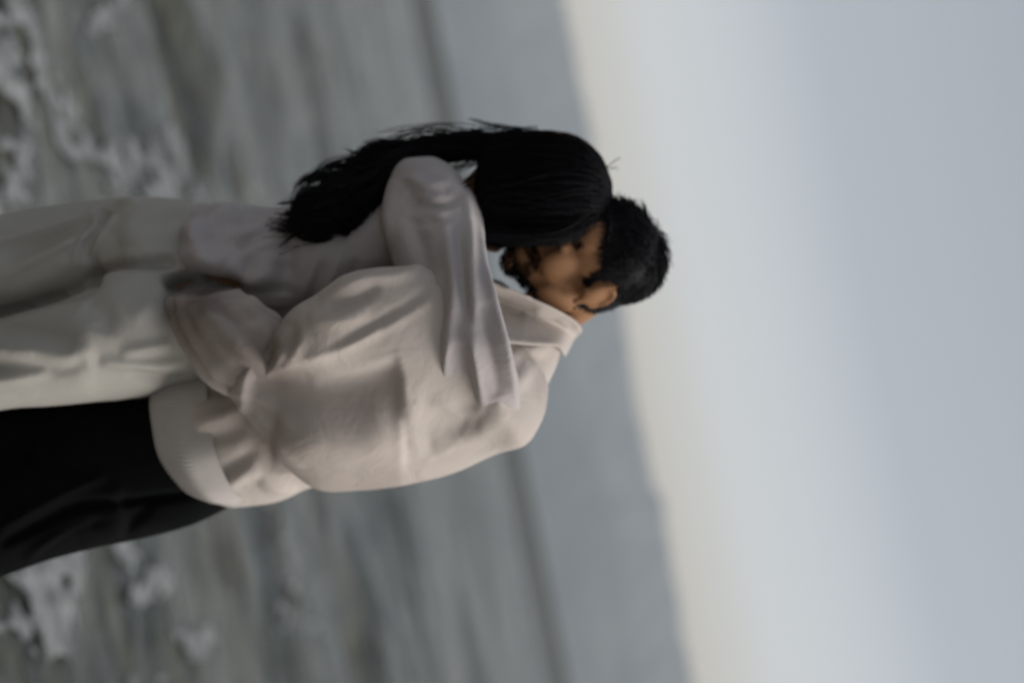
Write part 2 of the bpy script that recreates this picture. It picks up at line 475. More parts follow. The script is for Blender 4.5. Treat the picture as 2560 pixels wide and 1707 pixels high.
def build_haze():
    x, y0, y1, z0, z1 = 40000, -300, 11700, -6, 900
    v = [(-x, y0, z0), (x, y0, z0), (x, y1, z0), (-x, y1, z0), (-x, y0, z1), (x, y0, z1), (x, y1, z1), (-x, y1, z1)]
    f = [(0, 3, 2, 1), (4, 5, 6, 7), (0, 1, 5, 4), (1, 2, 6, 5), (2, 3, 7, 6), (3, 0, 4, 7)]
    m = bpy.data.materials.new('sea_haze'); m.use_nodes = True
    N, Lk = m.node_tree.nodes, m.node_tree.links; N.clear()
    out = N.new('ShaderNodeOutputMaterial'); pv = N.new('ShaderNodeVolumePrincipled')
    pv.inputs['Color'].default_value = (.84, .93, 1.0, 1); pv.inputs['Density'].default_value = HAZE; pv.inputs['Anisotropy'].default_value = .0
    Lk.new(pv.outputs[0], out.inputs['Volume'])
    o = make_obj('haze', v, f, m, smooth=False); o['kind'] = 'stuff'; o['label'] = 'pale sea haze over the bay'
HAZE = 8.0e-5
build_haze()

# ------------------------------------------------------------------ people
def person(name, base, label):
    e = bpy.data.objects.new(name, None); COL.objects.link(e); e.location = base
    e['label'] = label; e['category'] = 'person'; e['group'] = 'embracing couple'
    e.empty_display_size = .2
    return e

def head_frame(center, facing, roll=0):
    F = np.asarray(facing, float); F /= np.linalg.norm(F)
    Lf = np.cross([0, 0, 1], F); Lf /= np.linalg.norm(Lf); U = np.cross(F, Lf)
    if roll:
        c, s = math.cos(roll), math.sin(roll); Lf, U = c * Lf + s * U, c * U - s * Lf
    B = np.stack([F, Lf, U], 0)
    return (lambda p: np.asarray(p) @ B + center), (lambda w: (np.asarray(w) - center) @ B.T), B

def add_head(mb, fr, ears=True):
    E = lambda c, r, rot=None, **k: ellipsoid(mb, c, r, rot, fr, **k)
    E((-.012, 0, .026), (.096, .075, .084)); E((-.02, 0, -.005), (.08, .07, .075))
    E((.030, 0, -.030), (.062, .058, .085)); E((.042, 0, -.078), (.046, .048, .036)); E((.076, 0, -.104), (.021, .023, .018))
    E((.058, 0, .040), (.040, .058, .042)); E((.078, 0, .020), (.018, .046, .011))
    E((.098, 0, -.012), (.012, .010, .030), (0, -.38, 0)); E((.113, 0, -.036), (.013, .013, .011))
    E((.090, 0, -.066), (.011, .024, .007)); E((.088, 0, -.079), (.011, .020, .008))
    for s in (-1, 1):
        E((.104, s * .013, -.040), (.010, .009, .008)); E((.052, s * .043, -.030), (.036, .017, .034))
        E((.079, s * .031, -.004), (.012, .016, .010)); E((.010, s * .058, -.070), (.040, .012, .026), (0, .35, 0))
        if ears:
            E((-.008, s * .081, -.004), (.020, .007, .031), (0, -.15, s * .15))
            th = np.linspace(-.9, 4.3, 20)
            pts = np.stack([-.008 + .019 * np.cos(th) - .003, s * (.083 + .004 * np.sin(th) - .004 * np.cos(th)), -.003 + .030 * np.sin(th)], 1)
            tube(mb, fr(pts), np.full(20, .0042), m=34, n=10)
            pts = np.stack([-.004 + .010 * np.cos(th), np.full(20, s * .083), -.006 + .017 * np.sin(th)], 1)
            tube(mb, fr(pts[3:14]), np.full(11, .0028), m=20, n=8)
            E((.001, s * .080, -.036), (.009, .005, .010)); E((.012, s * .080, -.012), (.005, .005, .008))

# ======================================================== person in the blouse
W = person('person', tuple(ground_at(-900, 1000) * np.array([1, 0, 0]) + np.array([0, .0, 0])),
           'person with long black windblown hair, lavender-grey blouse and pale wide trousers, arm over the other')
wc = P(1345, 488, 3.575)
w_fr, w_inv, wB = head_frame(wc, (.93, .30, -.22))

def woman_body():
    mb = MB(); add_head(mb, w_fr)
    neck_top = w_fr([(-.025, 0, -.05)])[0]
    tube(mb, [neck_top, P(1180, 530, 3.6), P(1080, 560, 3.6), P(1000, 575, 3.6)], [.055, .05, .056, .09])
    loft(mb, [(1080, 470, 1110, 640, 3.6, .05), (1000, 480, 1010, 680, 3.6, .075), (850, 520, 850, 720, 3.6, .09), (650, 545, 650, 760, 3.6, .08),
              (480, 580, 480, 830, 3.6, .085), (330, 600, 330, 880, 3.59, .07), (250, 640, 250, 860, 3.59, .05)], 40, 40)
    # near arm laid over the partner's shoulder, far arm behind
    sh = P(1040, 470, 3.53); hand = P(1188, 872, 3.336)
    tube(mb, [P(1030, 560, 3.58), sh, P(1100, 640, 3.42), P(1140, 730, 3.355), P(1165, 805, 3.338), hand], [.05, .05, .038, .030, .022, .015])
    for k, (dx, dy) in enumerate(((30, 60), (14, 78), (-2, 80), (-18, 70), (-30, 30))):
        tube(mb, [hand, P(1188 + dx * .5, 872 + dy * .5, 3.342), P(1188 + dx * .7, 872 + dy * .95, 3.354)], [.011, .008, .006], 12, 10)
    tube(mb, [P(1030, 600, 3.62), P(1080, 700, 3.78), P(1150, 850, 3.80), P(1180, 950, 3.80)], [.05, .042, .036, .028])
    for s in (0, 1):
        x = 625 + 215 * s
        tube(mb, [P(290, x + 20, 3.58), P(100, x + 5, 3.575), P(-250, x + 65, 3.58), P(-620, x + 110, 3.6), P(-830, x + 150, 3.61)], [.07, .06, .05, .042, .034])
    return finish(remesh(mb, .0055, 3), 'body', M_skin2, W)
woman_body()

def blouse():
    mb = MB()
    loft(mb, [(420, 540, 440, 800, 3.59, .10), (470, 512, 480, 800, 3.588, .122), (530, 507, 530, 796, 3.586, .130), (610, 510, 610, 790, 3.588, .128), (720, 520, 720, 800, 3.59, .12),
              (850, 505, 850, 770, 3.59, .115), (960, 470, 960, 720, 3.59, .105), (1050, 440, 1060, 660, 3.58, .085), (1105, 470, 1120, 610, 3.58, .065)], 60, 60)
    loft(mb, [(1010, 398, 1085, 394, 3.52, .03), (985, 425, 1135, 425, 3.51, .065), (962, 500, 1192, 500, 3.49, .095), (960, 570, 1210, 570, 3.46, .10),
              (983, 640, 1208, 640, 3.41, .090, 40, 0), (1020, 720, 1212, 712, 3.362, .078, 64, 0), (1046, 800, 1230, 792, 3.340, .066, 68, 0), (1066, 880, 1254, 872, 3.335, .060, 66, 0),
              (1088, 960, 1280, 950, 3.360, .054, 62, 0), (1114, 1032, 1292, 1016, 3.402, .048, 50, 0), (1136, 1085, 1280, 1060, 3.452, .038, 36, 0), (1160, 1115, 1255, 1090, 3.53, .02)], 120, 60)
    # far sleeve, behind both of them
    tube(mb, [P(1030, 590, 3.62), P(1080, 700, 3.80), P(1150, 850, 3.82), P(1170, 910, 3.82)], [.075, .07, .06, .055])
    me = remesh(mb, .0045, 6)
    wrinkle(me, 9, .003, (1, 1, .5), 5)
    gathers = [([(478 + 3 * k, 535 + 27 * k), (560, 528 + 29 * k), (640 + 12 * (k % 3), 522 + 30 * k), (740, 530 + 29 * k)], 9, .0050 * (-1) ** k) for k in range(9)]
    cap = [([(1000, 440 + 20 * k), (1060, 460 + 20 * k), (1130, 450 + 20 * k)], 9, .004 * (-1) ** k) for k in range(6)]
    folds(me, gathers + cap + [
        ([(450, 640), (500, 652), (555, 662), (610, 680)], 26, .034, .3),
        # back of the blouse
        ([(470, 560), (490, 600), (520, 640), (560, 665)], 30, .034), ([(500, 545), (560, 575), (640, 545), (690, 535)], 30, -.012),
        ([(480, 610), (520, 560), (600, 520)], 26, .026), ([(560, 640), (600, 590), (640, 560), (700, 540)], 12, .013),
        ([(580, 620), (640, 590), (700, 570)], 10, -.013), ([(590, 640), (650, 615), (720, 600)], 12, .015),
        ([(600, 700), (640, 690), (690, 670)], 26, .024), ([(560, 690), (600, 740)], 20, -.022),
        ([(700, 560), (720, 640), (710, 740)], 22, -.016), ([(750, 750), (780, 680), (800, 620)], 12, .008), ([(790, 760), (830, 690), (850, 630)], 12, .009),
        ([(820, 790), (870, 720), (890, 650)], 14, -.010), ([(760, 790), (790, 720), (810, 650)], 10, -.008), ([(670, 800), (740, 790), (800, 770)], 14, .008),
        # shoulder cap gathers
        ([(1010, 480), (1060, 508), (1110, 512), (1150, 495)], 10, -.012), ([(1020, 440), (1060, 470), (1110, 480)], 16, .010),
        ([(1040, 530), (1090, 550), (1140, 530)], 10, -.006), ([(1030, 560), (1080, 580), (1130, 570)], 12, .005),
        # sleeve run
        ([(985, 450), (970, 540), (975, 620)], 14, .010), ([(1020, 470), (1035, 560), (1060, 650), (1085, 700)], 26, -.016),
        ([(1100, 520), (1120, 620), (1135, 720), (1120, 860), (1108, 970)], 16, .014), ([(1165, 480), (1175, 580), (1180, 700), (1195, 820)], 12, .012),
        ([(1145, 560), (1155, 680), (1165, 800)], 10, -.010), ([(1205, 560), (1212, 640), (1235, 750), (1270, 880), (1292, 1000)], 9, .011),
        ([(1200, 760), (1225, 880), (1250, 990)], 22, -.014), ([(1150, 860), (1165, 960), (1170, 1030)], 20, -.016), ([(1175, 840), (1195, 950), (1210, 1030)], 9, .009),
        ([(1110, 980), (1120, 900), (1130, 840)], 8, .007),
        ([(425, 712), (470, 705), (530, 712), (600, 738)], 17, -.070, .25),
    ], .95)
    relax(me, 2, .5)
    return finish(me, 'blouse', M_blouse, W, 1)
blouse()

def wide_trousers():
    mb = MB()
    loft(mb, [(500, 540, 540, 930, 3.595, .105), (488, 512, 525, 948, 3.59, .128), (460, 503, 490, 958, 3.588, .136), (400, 497, 410, 976, 3.585, .150), (330, 497, 330, 990, 3.58, .155), (250, 530, 250, 960, 3.58, .12)], 60, 100)
    loft(mb, [(430, 540, 430, 700, 3.60, .10), (350, 500, 350, 720, 3.605, .125), (290, 498, 290, 740, 3.615, .13), (214, 507, 214, 760, 3.62, .13), (115, 520, 115, 790, 3.625, .13), (0, 541, 0, 815, 3.625, .13),
              (-250, 580, -250, 860, 3.625, .135), (-520, 612, -520, 910, 3.62, .14), (-770, 640, -765, 950, 3.62, .145)], 110, 80)
    loft(mb, [(440, 690, 440, 940, 3.57, .12), (380, 660, 380, 978, 3.545, .15), (306, 668, 306, 995, 3.52, .155), (249, 690, 249, 1000, 3.505, .155), (205, 722, 205, 1005, 3.495, .155), (115, 752, 115, 1013, 3.49, .15), (0, 783, 0, 1022, 3.49, .15),
              (-250, 835, -250, 1075, 3.53, .15), (-520, 870, -520, 1135, 3.55, .15), (-770, 900, -760, 1195, 3.56, .155)], 120, 80)
    me = remesh(mb, .006, 6)
    wrinkle(me, 4, .004, (1, 1, .2), 31)
    folds(me, [
        ([(415, 718), (460, 706), (510, 712), (560, 730)], 17, -.070, .25),
        ([(-300, 830), (0, 783), (115, 752), (214, 725), (249, 680), (306, 664), (440, 658)], 11, -.022, .2),
        ([(-300, 700), (0, 720), (100, 700), (200, 640), (260, 580)], 40, .008, .3),
        ([(0, 697), (88, 649), (184, 603), (250, 560)], 10, .009), ([(207, 650), (235, 590), (268, 527)], 12, -.018),
        ([(222, 640), (252, 580), (290, 540)], 9, .010), ([(160, 650), (200, 590), (235, 540)], 8, -.010), ([(180, 640), (215, 580), (250, 530)], 6, .006),
        ([(-200, 660), (0, 606), (153, 558), (268, 515), (344, 500)], 9, .010, .2), ([(0, 640), (120, 600), (230, 548)], 16, -.012),
        ([(250, 700), (300, 690), (380, 700), (420, 740)], 24, .010), ([(210, 760), (260, 790), (250, 830)], 34, -.010),
        ([(-200, 930), (0, 913), (90, 918), (160, 921), (210, 905)], 22, -.009, .3), ([(-200, 880), (0, 872), (90, 880), (160, 896), (230, 865)], 20, .008, .3),
        ([(-200, 960), (0, 950), (70, 940), (120, 930)], 14, .006, .3), ([(250, 905), (330, 908), (400, 912), (470, 905)], 16, .012), ([(300, 880), (360, 870), (430, 860)], 14, .010),
        ([(320, 930), (400, 945), (470, 940)], 16, -.008), ([(-100, 820), (0, 820), (100, 830), (190, 850)], 26, -.012),
        ([(330, 800), (380, 760), (420, 720)], 22, .006),
        ([(300, 600), (380, 600), (460, 590)], 24, .008), ([(330, 560), (400, 550), (460, 540)], 14, -.006), ([(300, 640), (380, 632), (450, 630)], 10, .008),
    ], 1.5)
    relax(me, 2, .4)
    return finish(me, 'trousers', M_skirt, W, 1)
wide_trousers()

def long_hair():
    """solid under-mass plus thousands of strands laid along it"""
    headr = [(1530, 462, 1532, 515, 3.57, .04), (1503, 400, 1512, 582, 3.565, .105), (1440, 352, 1452, 602, 3.56, .13), (1350, 340, 1360, 610, 3.56, .135),
             (1265, 348, 1265, 604, 3.56, .12), (1215, 372, 1215, 594, 3.555, .105), (1192, 440, 1195, 582, 3.55, .08), (1180, 520, 1182, 565, 3.55, .03)]
    tailr = [(1330, 348, 1340, 470, 3.58, .06), (1230, 343, 1235, 405, 3.58, .05), (1150, 346, 1155, 384, 3.58, .035), (1060, 360, 1062, 402, 3.575, .035), (985, 378, 985, 470, 3.56, .05),
             (910, 410, 905, 590, 3.545, .06), (840, 450, 830, 606, 3.52, .055), (770, 500, 765, 600, 3.50, .04), (722, 535, 722, 575, 3.49, .015)]
    mb = MB()
    lines = []; fly = []
    for rings, nst, sp in ((headr, 1500, 1.0), (tailr, 700, 1.0)):
        pts = loft_pts(rings, 70, 72)
        shrink = pts.mean(1, keepdims=True)
        rings_mesh(mb, shrink + (pts - shrink) * (.965 if rings is headr else .80))
        m, n = 70, 72
        for s in range(nst):
            j = rng.uniform(0, n); drift = rng.normal(0, 5.0)
            i0 = int(rng.uniform(0, 18)) if rings is headr else int(rng.uniform(0, 30))
            i1 = int(rng.uniform(40, 69)) if rings is headr else int(rng.uniform(46, 69))
            k = 16; ii = np.linspace(i0, i1, k); out = np.abs(rng.normal(.000, .004))
            ln = []
            ph = rng.uniform(0, 6.28); wav = rng.uniform(.002, .013); frq = rng.uniform(4, 10)
            for q, fi in enumerate(ii):
                t = q / (k - 1)
                jj = (j + drift * t) % n; a = int(jj); fr_ = jj - a; ib = int(fi)
                p = pts[ib, a] * (1 - fr_) + pts[ib, (a + 1) % n] * fr_
                c = shrink[ib, 0]; nrm = p - c; nl = np.linalg.norm(nrm) + 1e-9
                p = p + nrm / nl * (out + wav * math.sin(ph + frq * t) * t - .003 * (1 - t))
                ln.append(p)
            ln = np.array(ln)
            # loose ends run on past the mass
            if rng.random() < .5 and rings is tailr:
                tg = ln[-1] - ln[-3]; tg /= np.linalg.norm(tg) + 1e-9
                L = rng.uniform(.01, .05); side = rng.normal(0, .3, 3)
                for e in (1, 2, 3): ln = np.vstack([ln, ln[-1] + (tg + side * e * .3) * L / 3])
            lines.append(ln)
        if rings is tailr:
            for c_ in range(95):        # wavy locks, each drawn to a tip
                j = rng.uniform(0, n); drift = rng.normal(0, 7); i0 = int(rng.uniform(4, 34)); i1 = int(rng.uniform(44, 69)); k = 22
                ph = rng.uniform(0, 6.28); wa = rng.uniform(.007, .021); fq = rng.uniform(6, 12); ext = rng.uniform(.005, .035)
                g = []
                for q in range(k):
                    t = q / (k - 1); ib = int(i0 + (i1 - i0) * t); jj = int(j + drift * t) % n
                    p = pts[ib, jj]; c0 = shrink[ib, 0]; nr_ = (p - c0) / (np.linalg.norm(p - c0) + 1e-9)
                    g.append(p + nr_ * (.002 + wa * t * math.sin(ph + fq * t)) + eU * (.6 * wa * t * math.cos(ph + fq * t)))
                g = np.array(g); tg = g[-1] - g[-4]; tg /= np.linalg.norm(tg) + 1e-9
                curl = rng.normal(0, 1, 3)
                for e in range(1, 7): g = np.vstack([g, g[-1] + (tg + .16 * e * curl * .5) * ext / 6])
                w_ = np.linspace(1, .12, len(g))[:, None]
                for st in range(22):
                    o_ = rng.normal(0, .0045, 3); lines.append((g + o_ * w_)[: int(rng.uniform(len(g) - 6, len(g) + 1))])
    strands(mb, lines, .0011, .0005)
    # windblown locks and fly-away hairs off the back edge and in the gap over the shoulder
    guides = [
        ([(1180, 362, 3.57), (1100, 372, 3.56), (1010, 365, 3.55), (950, 362, 3.55), (900, 395, 3.55), (850, 432, 3.54)], 60, 7),
        ([(1120, 368, 3.57), (1020, 372, 3.56), (960, 362, 3.55), (920, 372, 3.55), (880, 400, 3.54), (820, 420, 3.54)], 60, 9),
        ([(1050, 372, 3.56), (985, 358, 3.55), (940, 368, 3.55), (890, 388, 3.55), (850, 405, 3.54)], 40, 5),
        ([(960, 400, 3.55), (880, 410, 3.54), (820, 420, 3.54), (775, 450, 3.53), (745, 490, 3.52)], 60, 10),
        ([(940, 420, 3.54), (860, 440, 3.53), (790, 445, 3.52), (750, 462, 3.52), (728, 500, 3.51)], 60, 8),
        ([(900, 500, 3.51), (820, 480, 3.50), (770, 480, 3.50), (735, 505, 3.50), (715, 540, 3.50)], 60, 9),
        ([(880, 560, 3.49), (800, 540, 3.48), (750, 535, 3.48), (715, 545, 3.48)], 40, 9),
        ([(1250, 345, 3.56), (1160, 340, 3.56), (1080, 350, 3.56), (1020, 362, 3.55), (960, 380, 3.55)], 50, 6),
        ([(1420, 352, 3.56), (1330, 338, 3.56), (1230, 338, 3.56), (1140, 340, 3.56), (1060, 360, 3.56)], 60, 6),
        ([(1200, 400, 3.55), (1150, 420, 3.52), (1100, 436, 3.50), (1060, 430, 3.50)], 14, 7), ([(1200, 440, 3.53), (1150, 468, 3.47), (1110, 474, 3.46)], 12, 6),
        ([(1190, 395, 3.55), (1130, 392, 3.55), (1070, 385, 3.55)], 16, 5),
        # single hairs
        ([(1330, 335, 3.55), (1260, 325, 3.55), (1190, 305, 3.55), (1150, 290, 3.55)], 9, 10), ([(1300, 330, 3.55), (1230, 318, 3.55), (1170, 316, 3.55)], 9, 8),
        ([(1180, 338, 3.55), (1080, 322, 3.55), (1010, 330, 3.55), (940, 352, 3.55)], 12, 10), ([(1130, 345, 3.55), (1040, 335, 3.55), (960, 358, 3.54), (900, 372, 3.54)], 12, 10),
        ([(950, 362, 3.55), (920, 358, 3.55), (885, 372, 3.55)], 4, 3), ([(1500, 420, 3.55), (1545, 400, 3.55), (1575, 398, 3.55)], 2, 3), ([(1480, 415, 3.55), (1520, 425, 3.55), (1548, 420, 3.55)], 2, 3),
        ([(1540, 640, 3.5), (1560, 600, 3.5), (1590, 560, 3.5)], 0, 3),
        # curtain along the cheek
        ([(1490, 540, 3.47), (1420, 590, 3.455), (1340, 600, 3.45), (1260, 596, 3.455), (1200, 585, 3.46)], 120, 9),
        ([(1500, 520, 3.48), (1430, 570, 3.46), (1350, 592, 3.45), (1280, 585, 3.45), (1215, 570, 3.455)], 120, 10),
    ]
    fl = []
    for g, cnt, sprd in guides:
        base = catmull(g, 18)
        for s in range(cnt):
            off = rng.normal(0, sprd, 2); off2 = rng.normal(0, sprd, 2); dz = rng.normal(0, .012)
            t = np.linspace(0, 1, 18)[:, None]
            wv = np.sin(t * rng.uniform(3, 9) + rng.uniform(0, 6)) * rng.uniform(0, 8)
            pp = base.copy(); pp[:, :2] += off * (1 - t) + off2 * t + wv * np.array([.4, 1.0]); pp[:, 2] += dz
            e = int(rng.uniform(11, 18))
            fl.append(np.array([P(*q) for q in pp[:e]]))
    strands(mb, fl, .0009, .0004)
    return make_obj('hair', mb.verts(), mb.f, M_hair, W)
long_hair()

def shoe(parent, pos, ang, L=.25, wd=.045):
    mb = MB(); c, s = math.cos(ang), math.sin(ang)
    prof = [(-.5, .55, .075), (-.42, .8, .085), (-.2, .85, .075), (.05, .9, .055), (.3, 1.0, .042), (.45, .75, .032), (.5, .3, .02)]
    pts = []
    for t, wk, hh in catmull(prof, 24):
        ring = []
        for a in np.linspace(0, 2 * math.pi, 18, endpoint=False):
            ca, sa = math.cos(a), math.sin(a)
            lx, ly, lz = t * L, wd * wk * ca, hh * .5 * (1 + max(-1, sa * 1.05)) * (1 if sa > -.3 else .6)
            ring.append((pos[0] + lx * c - ly * s, pos[1] + lx * s + ly * c, .006 + max(0, lz)))
        pts.append(ring)
    rings_mesh(mb, np.array(pts))
    return make_obj('shoe', mb.verts(), mb.f, M_shoe, parent, recalc=True)
for px_ in (760, 930):
    g = P(-860, px_, 3.6); shoe(W, (g[0] + .04, g[1], 0), R(15), .23, .038)

# ======================================================== person in the shirt
Mn = person('person', tuple(ground_at(-900, 1330) * np.array([1, 0, 0]) + np.array([0, .05, 0])),
            'bearded person with short black hair, loose off-white shirt and black trousers, head bowed')
psi, pit = R(42), R(28)
m_face = (-math.cos(psi) * math.cos(pit), -math.sin(psi) * math.cos(pit), -math.sin(pit))
ear = P(1480, 735, 3.50)
_f0, _i0, mB = head_frame(np.zeros(3), m_face, R(-4))
mc = ear - mB[1] * .082 - mB[2] * -.008
m_fr, m_inv, mB = head_frame(mc, m_face, R(-4))

def man_body():
    mb = MB(); add_head(mb, m_fr)
    nk = m_fr([(-.035, 0, -.045), (-.05, 0, -.10)])
    tube(mb, [nk[0], nk[1], P(1260, 830, 3.61), P(1150, 880, 3.61)], [.06, .052, .052, .11])
    loft(mb, [(1230, 760, 1300, 960, 3.60, .06), (1150, 730, 1200, 1090, 3.60, .09), (1000, 770, 1000, 1120, 3.61, .11), (800, 830, 800, 1140, 3.63, .10),
              (600, 900, 600, 1180, 3.65, .09), (430, 980, 430, 1270, 3.66, .10), (300, 990, 300, 1300, 3.66, .09)], 40, 40)
    wrist = P(545, 915, 3.398)
    tube(mb, [P(1200, 960, 3.56), P(1180, 1040, 3.50), P(950, 1090, 3.43), P(740, 1060, 3.40), P(620, 930, 3.395), wrist], [.06, .06, .048, .043, .036, .028])
    # near hand on the partner's waist: palm, four fingers, thumb
    loft(mb, [(510, 915, 570, 905, 3.40, .014), (495, 885, 575, 875, 3.405, .016), (488, 860, 575, 850, 3.41, .016), (490, 848, 568, 840, 3.412, .010)], 16, 24)
    for k, (x0, ln) in enumerate(((562, 44), (540, 52), (518, 50), (496, 40))):
        tube(mb, [P(x0, 862, 3.408), P(x0 - 3, 850, 3.41), P(x0 - 5, 850 - ln * .5, 3.412), P(x0 - 7, 850 - ln * .82, 3.418), P(x0 - 9, 850 - ln * .97, 3.425)], [.0085, .008, .0078, .0072, .005], 20, 12)
    tube(mb, [P(560, 900, 3.40), P(582, 875, 3.40), P(584, 850, 3.405)], [.013, .010, .007], 14, 12)
    # far arm behind
    tube(mb, [P(1180, 800, 3.66), P(1050, 720, 3.80), P(850, 640, 3.80), P(760, 600, 3.77)], [.055, .05, .042, .03])
    for s in (0, 1):
        a, b, c_ = (P(150, 1080 + 190 * s, 3.68 - .03 * s), P(-300, 1140 + 250 * s, 3.69), P(-860, 1180 + 330 * s, 3.70))
        tube(mb, [P(330, 1080 + 130 * s, 3.67), a, b, c_], [.085, .075, .055, .035])
    me = remesh(mb, .0040, 5)
    return finish(me, 'body', M_skin, Mn)
mbody = man_body()

def sheer(me):
    # the thin sleeve clings to the forearm and the skin tone shows through
    co, no = mesh_arrays(me); q = proj(co)
    d, _ = seg_dist(q[:, :2], np.array([(650, 870), (590, 840), (520, 800), (440, 760)], float))
    val = np.clip(1.25 - d / 120, 0, 1) * np.clip((3.56 - q[:, 2]) / .03, 0, 1) * (.72 + .4 * fbm(co * 18, 140, 3))
    # below the back seam the cloth is a single thin layer, a little browner
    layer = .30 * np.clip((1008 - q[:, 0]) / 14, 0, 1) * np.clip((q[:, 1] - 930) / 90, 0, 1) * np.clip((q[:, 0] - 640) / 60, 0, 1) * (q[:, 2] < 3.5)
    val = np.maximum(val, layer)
    at = me.attributes.new('sheer', 'FLOAT', 'POINT'); at.data.foreach_set('value', np.clip(val, 0, 1))
def shirt():
    mb = MB()
    # body of the shirt
    loft(mb, [(500, 900, 605, 1268, 3.635, .13, -92, 18), (545, 890, 640, 1264, 3.63, .14, -80, 14), (640, 870, 700, 1255, 3.62, .15, -50, 8), (800, 800, 810, 1215, 3.60, .15), (1000, 740, 1010, 1200, 3.58, .145), (1160, 700, 1190, 1140, 3.565, .12),
              (1225, 700, 1320, 1040, 3.565, .075), (1250, 705, 1385, 930, 3.575, .05), (1275, 725, 1405, 860, 3.58, .035)], 80, 70)
    # near sleeve: wide and loose, gathered towards the hand
    loft(mb, [(1255, 800, 1372, 960, 3.52, .05), (1215, 745, 1356, 1050, 3.49, .09), (1150, 700, 1304, 1122, 3.46, .12), (1073, 725, 1177, 1133, 3.435, .135, 0, -150), (969, 726, 1041, 1164, 3.42, .14, 0, -170), (873, 740, 897, 1182, 3.41, .14, 0, -170),
              (797, 779, 777, 1183, 3.40, .13, 0, -140), (746, 781, 664, 1094, 3.395, .115, 0, -70), (715, 790, 590, 1005, 3.39, .095), (700, 830, 560, 980, 3.39, .075), (690, 850, 580, 970, 3.39, .04)], 130, 90)
    tube(mb, [P(1180, 800, 3.66), P(1050, 720, 3.81), P(850, 640, 3.81), P(800, 615, 3.79)], [.09, .085, .07, .06])
    me = remesh(mb, .0045, 6)
    wrinkle(me, 5, .004, (1, 1, .6), 51)
    fans = [([(640 + 8 * k, 905 + 22 * k), (760 + 6 * k, 870 + 32 * k), (900, 800 + 46 * k), (1040, 715 + 58 * k)], 11 + 2 * (k % 3), .0040 * (-1) ** k) for k in range(0)]
    back = [([(1060 + 20 * k, 1160 - 10 * k), (1160 + 22 * k, 1080 - 20 * k), (1240 + 22 * k, 960 - 20 * k)], 10, .004 * (-1) ** k) for k in range(5)]
    folds(me, fans + back + [
        # broad hollow under the raised elbow, belly of the sleeve below
        ([(620, 950), (740, 965), (880, 970), (1000, 960)], 58, -.048, .25), ([(690, 1095), (850, 1110), (1010, 1100)], 58, .034, .3),
        ([(600, 950), (700, 925), (840, 875), (960, 815), (1085, 750)], 13, .008, .3), ([(980, 1000), (985, 1080), (990, 1140)], 26, -.008),  ([(1030, 1000), (1025, 1070), (1035, 1150)], 30, .006),
        ([(1040, 1020), (1120, 1050), (1200, 1040)], 40, -.008), ([(1090, 990), (1150, 1035), (1230, 1010)], 18, .005),
        ([(1080, 1110), (1180, 1090), (1270, 1020)], 30, .014),
        # pulls across the chest
        ([(800, 745), (900, 700), (990, 690), (1080, 660)], 14, .014), ([(820, 770), (900, 745), (945, 715)], 10, -.016), ([(770, 800), (840, 800), (920, 780)], 22, .012),
        ([(860, 690), (930, 655), (980, 640)], 14, -.014), ([(980, 640), (1020, 650), (1060, 670)], 10, .010), ([(850, 850), (960, 800), (1050, 740), (1120, 680)], 8, -.008),
        ([(800, 880), (900, 830), (1000, 770)], 8, -.007), ([(760, 960), (900, 930), (1000, 880)], 22, .008),
        # gathers at the forearm
        ([(690, 770), (640, 800), (600, 850), (560, 900)], 14, .014), ([(720, 800), (730, 840), (700, 880)], 16, -.014), ([(650, 820), (610, 870), (590, 930)], 11, -.016), ([(690, 850), (660, 890), (630, 940)], 11, -.016),
        ([(720, 850), (690, 905), (650, 950)], 9, .012), ([(600, 770), (560, 800), (520, 850)], 10, -.014), ([(580, 720), (540, 760), (480, 790)], 10, .011), ([(540, 770), (500, 800), (470, 850)], 10, -.012),
        ([(630, 740), (600, 780), (570, 830)], 9, .010), ([(540, 850), (520, 890), (530, 930)], 12, -.012), ([(500, 750), (470, 790), (450, 830)], 9, .009), ([(660, 760), (670, 800), (640, 850)], 9, -.012),
        ([(760, 820), (740, 870), (700, 930), (620, 960)], 12, .010), ([(570, 970), (650, 1010), (740, 1060)], 10, .008), ([(600, 1010), (680, 1080), (760, 1160)], 12, .007),
        # tail of the shirt
        ([(560, 1230), (600, 1190), (650, 1170)], 18, .010), ([(540, 1180), (590, 1160), (640, 1120)], 16, -.010), ([(480, 1060), (560, 1040), (620, 1010)], 18, .012), ([(470, 990), (540, 970), (590, 950)], 20, -.012), ([(500, 1100), (560, 1090), (610, 1070)], 14, -.010),
        ([(650, 1200), (690, 1220), (740, 1225)], 14, .010),
        # yoke and back
        ([(1150, 880), (1250, 860), (1330, 840)], 22, -.014), ([(1240, 1000), (1290, 960), (1340, 900)], 18, .010), ([(1290, 860), (1340, 870), (1380, 850)], 18, .012),
    ])
    relax(me, 4, .5)
    sheer(me)
    return finish(me, 'shirt', M_shirt, Mn, 1)
sh_o = shirt()

